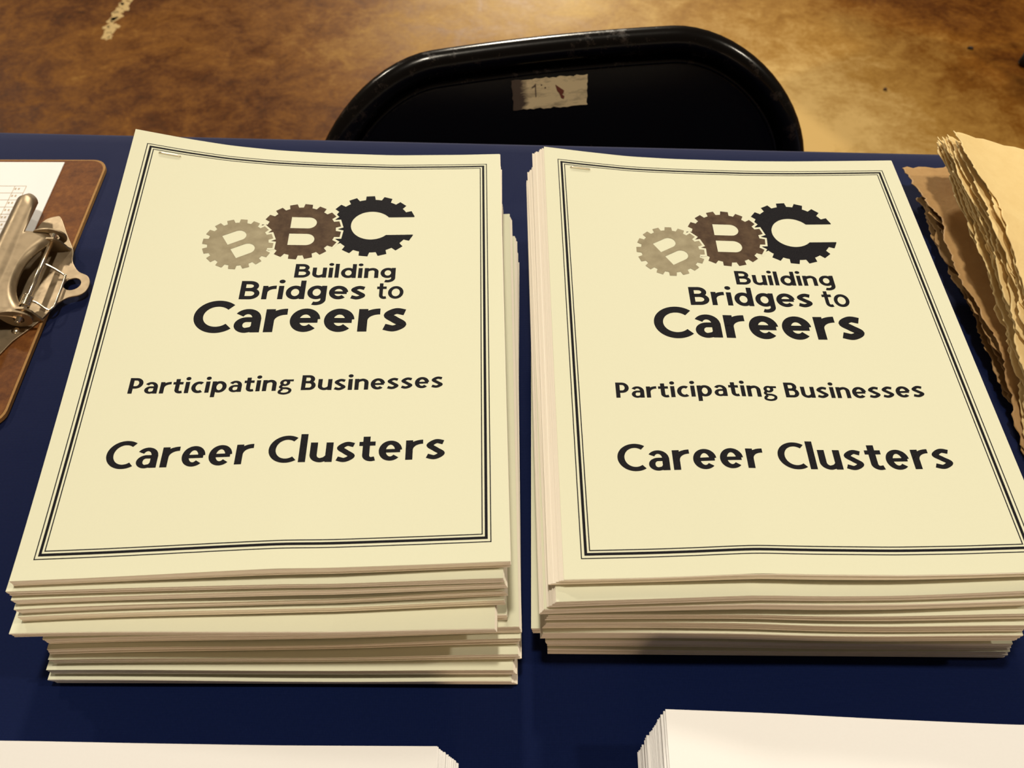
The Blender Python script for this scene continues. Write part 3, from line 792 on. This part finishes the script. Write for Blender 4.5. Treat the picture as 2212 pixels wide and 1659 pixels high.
# ------------------------------------------------------------------ ragged pile of tan crinkled paper
def fnoise(seed):
    r = np.random.default_rng(seed); k = r.uniform(-1, 1, (14, 2)); k *= np.linspace(18, 190, 14)[:, None]; ph = r.uniform(0, 6.28, 14); am = 1/np.linspace(1, 4.5, 14)
    return lambda x, y: float(np.sum(am*np.sin(k[:, 0]*x+k[:, 1]*y+ph)))
def ragged_sheet(name, i, n, seed, xl, zl, y0, y1, flat, wid, mat, label, group, wr=1.0):
    """xl(y), zl(y): left edge; flat: height of the sheet further right"""
    fn = fnoise(seed); ed = np.random.default_rng(seed+99)
    NXs, NYs = 26, 110
    rag = ed.uniform(-1, 1, NYs+1)*.0012; rag2 = ed.uniform(-1, 1, NXs+1)*.0012
    V, Fc = [], []
    for j in range(NYs+1):
        t = j/NYs
        for q in range(NXs+1):
            s = (q/NXs)**1.6
            y = y0+(y1-y0)*t
            x = xl(y)+wid*s+(rag[j]*.7+.0013*fn(y*2.2, .3)+.0004*fn(y*7, .9))*(1-s)
            y += rag2[q]*(t > .999)+ .0018*fn(.1, x*2)*t
            g = math.exp(-(x-xl(y))/.045)
            z = flat+(zl(y)-flat)*g + wr*.00045*fn(x, y)*(1-.4*g)
            V.append((x, y, max(z, TABLE+.0009)))
    for j in range(NYs):
        for q in range(NXs): a = j*(NXs+1)+q; Fc.append((a, a+1, a+NXs+2, a+NXs+1))
    o = mesh_obj(name, V, Fc, mat, None, True)
    md = o.modifiers.new('thick', 'SOLIDIFY'); md.thickness = .0005; md.offset = 0
    return tag(o, label, 'paper', group)
NK = 13
ytab = [.28, .294, .343, .364, .385, .407, .43, .456, .483, .51]
ztop = [-.030, -.026, -.0150, -.0090, -.0030, .0000, -.0005, -.0015, -.0030, -.004]
zbot = [-.060, -.056, -.0400, -.0370, -.0310, -.0285, -.0270, -.0250, -.0225, -.021]
for i in range(NK):
    f = 1-i/(NK-1)                                   # 1 at the top
    grp_gap = 0.0 if i < 4 else (0.05 if i < 8 else 0.1)
    ff = max(0, f-grp_gap*f)
    zl = (lambda ff: lambda y: PAGE0+float(np.interp(y, ytab, zbot))*(1-ff)+float(np.interp(y, ytab, ztop))*ff)(ff)
    dx = rng.uniform(-.0015, .0015)-.0012*(1-f)
    back = .484+.013*(1-f)+rng.uniform(-.003, .003) if i else .484
    ragged_sheet('crinkled_paper', i, NK, 100+i, (lambda dx: lambda y: .2845+dx)(dx), zl, .255, back, TABLE+.010+.0022*(NK-i), .25, M['kraft'],
                 'tan crinkled paper sheet, %s in the ragged pile' % ORD[i], 'tan crinkled sheets in the ragged pile', .6)
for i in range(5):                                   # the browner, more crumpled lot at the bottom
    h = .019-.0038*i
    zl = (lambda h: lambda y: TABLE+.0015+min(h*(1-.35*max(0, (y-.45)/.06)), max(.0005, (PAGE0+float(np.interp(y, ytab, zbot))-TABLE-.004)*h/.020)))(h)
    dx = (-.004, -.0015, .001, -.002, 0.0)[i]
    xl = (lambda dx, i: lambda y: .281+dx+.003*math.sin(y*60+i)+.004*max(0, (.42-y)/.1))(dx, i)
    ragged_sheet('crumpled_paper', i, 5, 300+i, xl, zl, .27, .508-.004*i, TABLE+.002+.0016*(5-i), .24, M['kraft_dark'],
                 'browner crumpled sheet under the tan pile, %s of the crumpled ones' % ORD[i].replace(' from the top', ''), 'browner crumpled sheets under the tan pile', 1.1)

# ------------------------------------------------------------------ black folding chair
YAW, LEAN, HWD, RAD, BOW, SE = 0.1519, 0.356, 0.225, 0.1216, 0.0231, 1.8076
ZT = PAGE0-0.0673
TR_ = 0.0115
def back_pt(x, zp, d=0.0):
    """point of the leaning back: x across, zp down the slope from the top (negative), d outwards to the front"""
    b = BOW*max(0, 1-(x/HWD)**2)*max(0, 1+zp/.30)
    y = zp*math.sin(LEAN)+b; z = ZT+zp*math.cos(LEAN)
    return Vector((x, y-d*math.cos(LEAN), z+d*math.sin(LEAN)*0.0+d*math.sin(LEAN)))
def outline(inset, bottom):
    hw, top, r = HWD-inset, -inset, RAD-inset
    e = 2/SE; L = [(-hw, bottom)]
    L += [(-hw, z) for z in np.linspace(bottom, top-r, 8)[1:-1]]
    L += [(-hw+r-r*math.cos(t)**e, top-r+r*math.sin(t)**e) for t in np.linspace(0.0, math.pi/2, 18)]
    L += [(x, top) for x in np.linspace(-hw+r, hw-r, 16)[1:-1]]
    L += [(hw-r+r*math.cos(t)**e if math.cos(t) > 0 else hw-r, top-r+r*math.sin(t)**e) for t in np.linspace(math.pi/2, 0.0, 18)]
    L += [(hw, z) for z in np.linspace(top-r, bottom, 8)[1:]]
    return L
ch = empty('folding_chair', (0.0431, 0.6885, 0)); ch.rotation_euler = (0, 0, YAW)
tag(ch, 'black metal folding chair with a worn sticker, tucked behind the table', 'chair')
foot = -(ZT-0.012)/math.cos(LEAN)
rim = outline(TR_, foot)
tube_obj('back_frame', [back_pt(x, z) for x, z in rim], TR_, M['enamel'], ch, 14)
for s in (-1, 1):
    p = back_pt(s*(HWD-TR_), foot); d = (back_pt(s*(HWD-TR_), foot+.05)-p).normalized()
    tube_obj('foot_cap', [p-d*.011, p+d*.03], .0135, M['rubber'], ch, 12)
# pressed back panel
oin = outline(TR_*1.0, -.21); opts = np.array(oin)
def half_width(z):
    sel = [(x, zz) for x, zz in oin if x >= 0]; zz = np.array([p[1] for p in sel])[::-1]; xx = np.array([p[0] for p in sel])[::-1]
    return float(np.interp(z, zz, xx))
V, Fc = [], []
NXP, NZP = 110, 80
for j in range(NZP+1):
    z = -TR_-.0002-(0.198)*(j/NZP)**1.15; w = half_width(z)
    for i in range(NXP+1):
        x = w*math.sin(math.pi/2*(-1+2*i/NXP))
        dist = float(np.min(np.hypot(opts[:, 0]-x, opts[:, 1]-z))); dist = min(dist, 0.06)
        k = min(1, max(0, (dist-.0085)/.0085)); k = k*k*(3-2*k)
        d = -.0055+.0110*k                          # a groove along the tube, then the panel stands proud
        V.append(back_pt(x, z, d))
for j in range(NZP):
    for i in range(NXP): a = j*(NXP+1)+i; Fc.append((a, a+NXP+1, a+NXP+2, a+1))
pan = mesh_obj('back_panel', V, Fc, M['panel'], ch, True)
md = pan.modifiers.new('thick', 'SOLIDIFY'); md.thickness = .0012; md.offset = -1
tube_obj('highlight_bead', [back_pt(x, z, .0040) for x, z in outline(TR_+.0165, -.19)], .0024, M['enamel'], ch, 10)  # bead added along the panel crease to catch a thin highlight
# sticker, placed where its pixels meet the panel
chM = Matrix.Translation(ch.location) @ Matrix.Rotation(YAW, 4, 'Z'); chI = chM.inverted()
def on_panel(px, py):
    o = chI @ Vector(CAM); d = (chI.to_3x3() @ Vector(ray(px, py)))
    t = 0.7
    for _ in range(40):
        p = o+d*t; zp = (p.z-ZT)/math.cos(LEAN); q = back_pt(p.x, zp, .0058); t += (q.y-p.y)/(d.y+d.z*-math.tan(LEAN)*0+1e-9)*.7
    return p.x, (p.z-ZT)/math.cos(LEAN)
c4 = [on_panel(*p) for p in ((1105, 179), (1268, 166), (1268, 231), (1109, 243))]
def bil(s, t):
    a = np.array(c4[0])*(1-s)+np.array(c4[1])*s; b = np.array(c4[3])*(1-s)+np.array(c4[2])*s; return a*(1-t)+b*t
V, Fc = [], []; NSX, NSY = 22, 10
jt = rng.uniform(-.0007, .0007, (NSX+1, NSY+1))
for lay, d in ((0, .0053), (1, .0060)):
    for j in range(NSY+1):
        for i in range(NSX+1):
            x, z = bil(i/NSX, j/NSY)
            if j in (0, NSY): z += jt[i, j]
            if i in (0, NSX): x += jt[i, j]
            V.append(back_pt(x, z, d))
m = (NSX+1)*(NSY+1)
for j in range(NSY):
    for i in range(NSX):
        a = j*(NSX+1)+i; Fc.append((m+a, m+a+NSX+1, m+a+NSX+2, m+a+1))
per = [i for i in range(NSX)]+[j*(NSX+1)+NSX for j in range(NSY)]+[NSY*(NSX+1)+i for i in range(NSX, 0, -1)]+[j*(NSX+1) for j in range(NSY, 0, -1)]
for k in range(len(per)):
    a, b = per[k], per[(k+1) % len(per)]; Fc.append((a, m+a, m+b, b))
stk = mesh_obj('sticker', V, Fc, M['sticker'], pan); stk['label'] = 'worn pale sticker with a printed 1'
def on_sticker(name, polys, mat):
    V, Fc = [], []
    for pol in polys:
        o = len(V)
        for s, t in pol: x, z = bil(s, t); V.append(back_pt(x, z, .0062))
        Fc.append(tuple(range(o+len(pol)-1, o-1, -1)))
    return mesh_obj(name, V, Fc, mat, pan)
on_sticker('sticker_figure', [[(.305, .17), (.318, .17), (.318, .60), (.305, .60)], [(.262, .27), (.305, .19), (.307, .25), (.262, .31)], [(.385, .20), (.40, .20), (.40, .24), (.385, .24)], [(.43, .30), (.45, .30), (.45, .34), (.43, .34)]], M['sticker_ink'])
on_sticker('sticker_smudge', [[(.575, .24), (.62, .33), (.69, .46), (.68, .55), (.66, .58), (.695, .66), (.68, .73), (.65, .70), (.63, .55), (.60, .46)]], M['sticker_red'])
# seat, rear legs, bars
def lp(x, y, z): return Vector((x, y, z))
yS = lambda z: (z-ZT)*math.tan(LEAN)
bm = bmesh.new()
ols = rrect(-.195, .195, yS(.44)-.35, yS(.44)+.035, .05, 6)
V = [(x, y, .435) for x, y in ols]+[(x, y, .447) for x, y in ols]+[(x*.9, (y-yS(.44)+.15)*.9+yS(.44)-.15, .441) for x, y in ols]
k = len(ols); Fc = [tuple(range(k-1, -1, -1)), tuple(range(2*k, 3*k))]+[(i, (i+1) % k, k+(i+1) % k, k+i) for i in range(k)]+[(k+i, k+(i+1) % k, 2*k+(i+1) % k, 2*k+i) for i in range(k)]
bm.free(); mesh_obj('seat', V, Fc, M['enamel'], ch)
for s in (-1, 1):
    xr = s*(HWD-.045)
    a, b = lp(xr, yS(.44)-.26, .425), lp(xr, yS(.44)+.22, .012)
    tube_obj('rear_leg', [a, b], .0105, M['enamel'], ch, 12)
    dd = (a-b).normalized(); tube_obj('foot_cap', [b-dd*.010, b+dd*.03], .0125, M['rubber'], ch, 12)
tube_obj('crossbar', [lp(-HWD+.012, yS(.16), .16), lp(HWD-.012, yS(.16), .16)], .008, M['enamel'], ch, 10)
tube_obj('crossbar', [lp(-HWD+.045, yS(.44)+.13, .09), lp(HWD-.045, yS(.44)+.13, .09)], .008, M['enamel'], ch, 10)

# a second chair of the same kind stands to the right; only one foot reaches into view
def copy_tree(o, parent=None):
    c_ = o.copy(); COL.objects.link(c_); c_.parent = parent
    for k_ in list(o.children): copy_tree(k_, c_)
    return c_
ch2 = copy_tree(ch); rz = math.radians(-62)
ft = at_z(2209, 140, 0.0)
fl = back_pt(-(HWD-TR_), foot)
ch2.rotation_euler = (0, 0, rz)
ch2.location = (ft[0]-(fl.x*math.cos(rz)-fl.y*math.sin(rz))+.004, ft[1]-(fl.x*math.sin(rz)+fl.y*math.cos(rz)), 0)
tag(ch2, 'black metal folding chair with only its rubber foot showing on the concrete', 'chair')
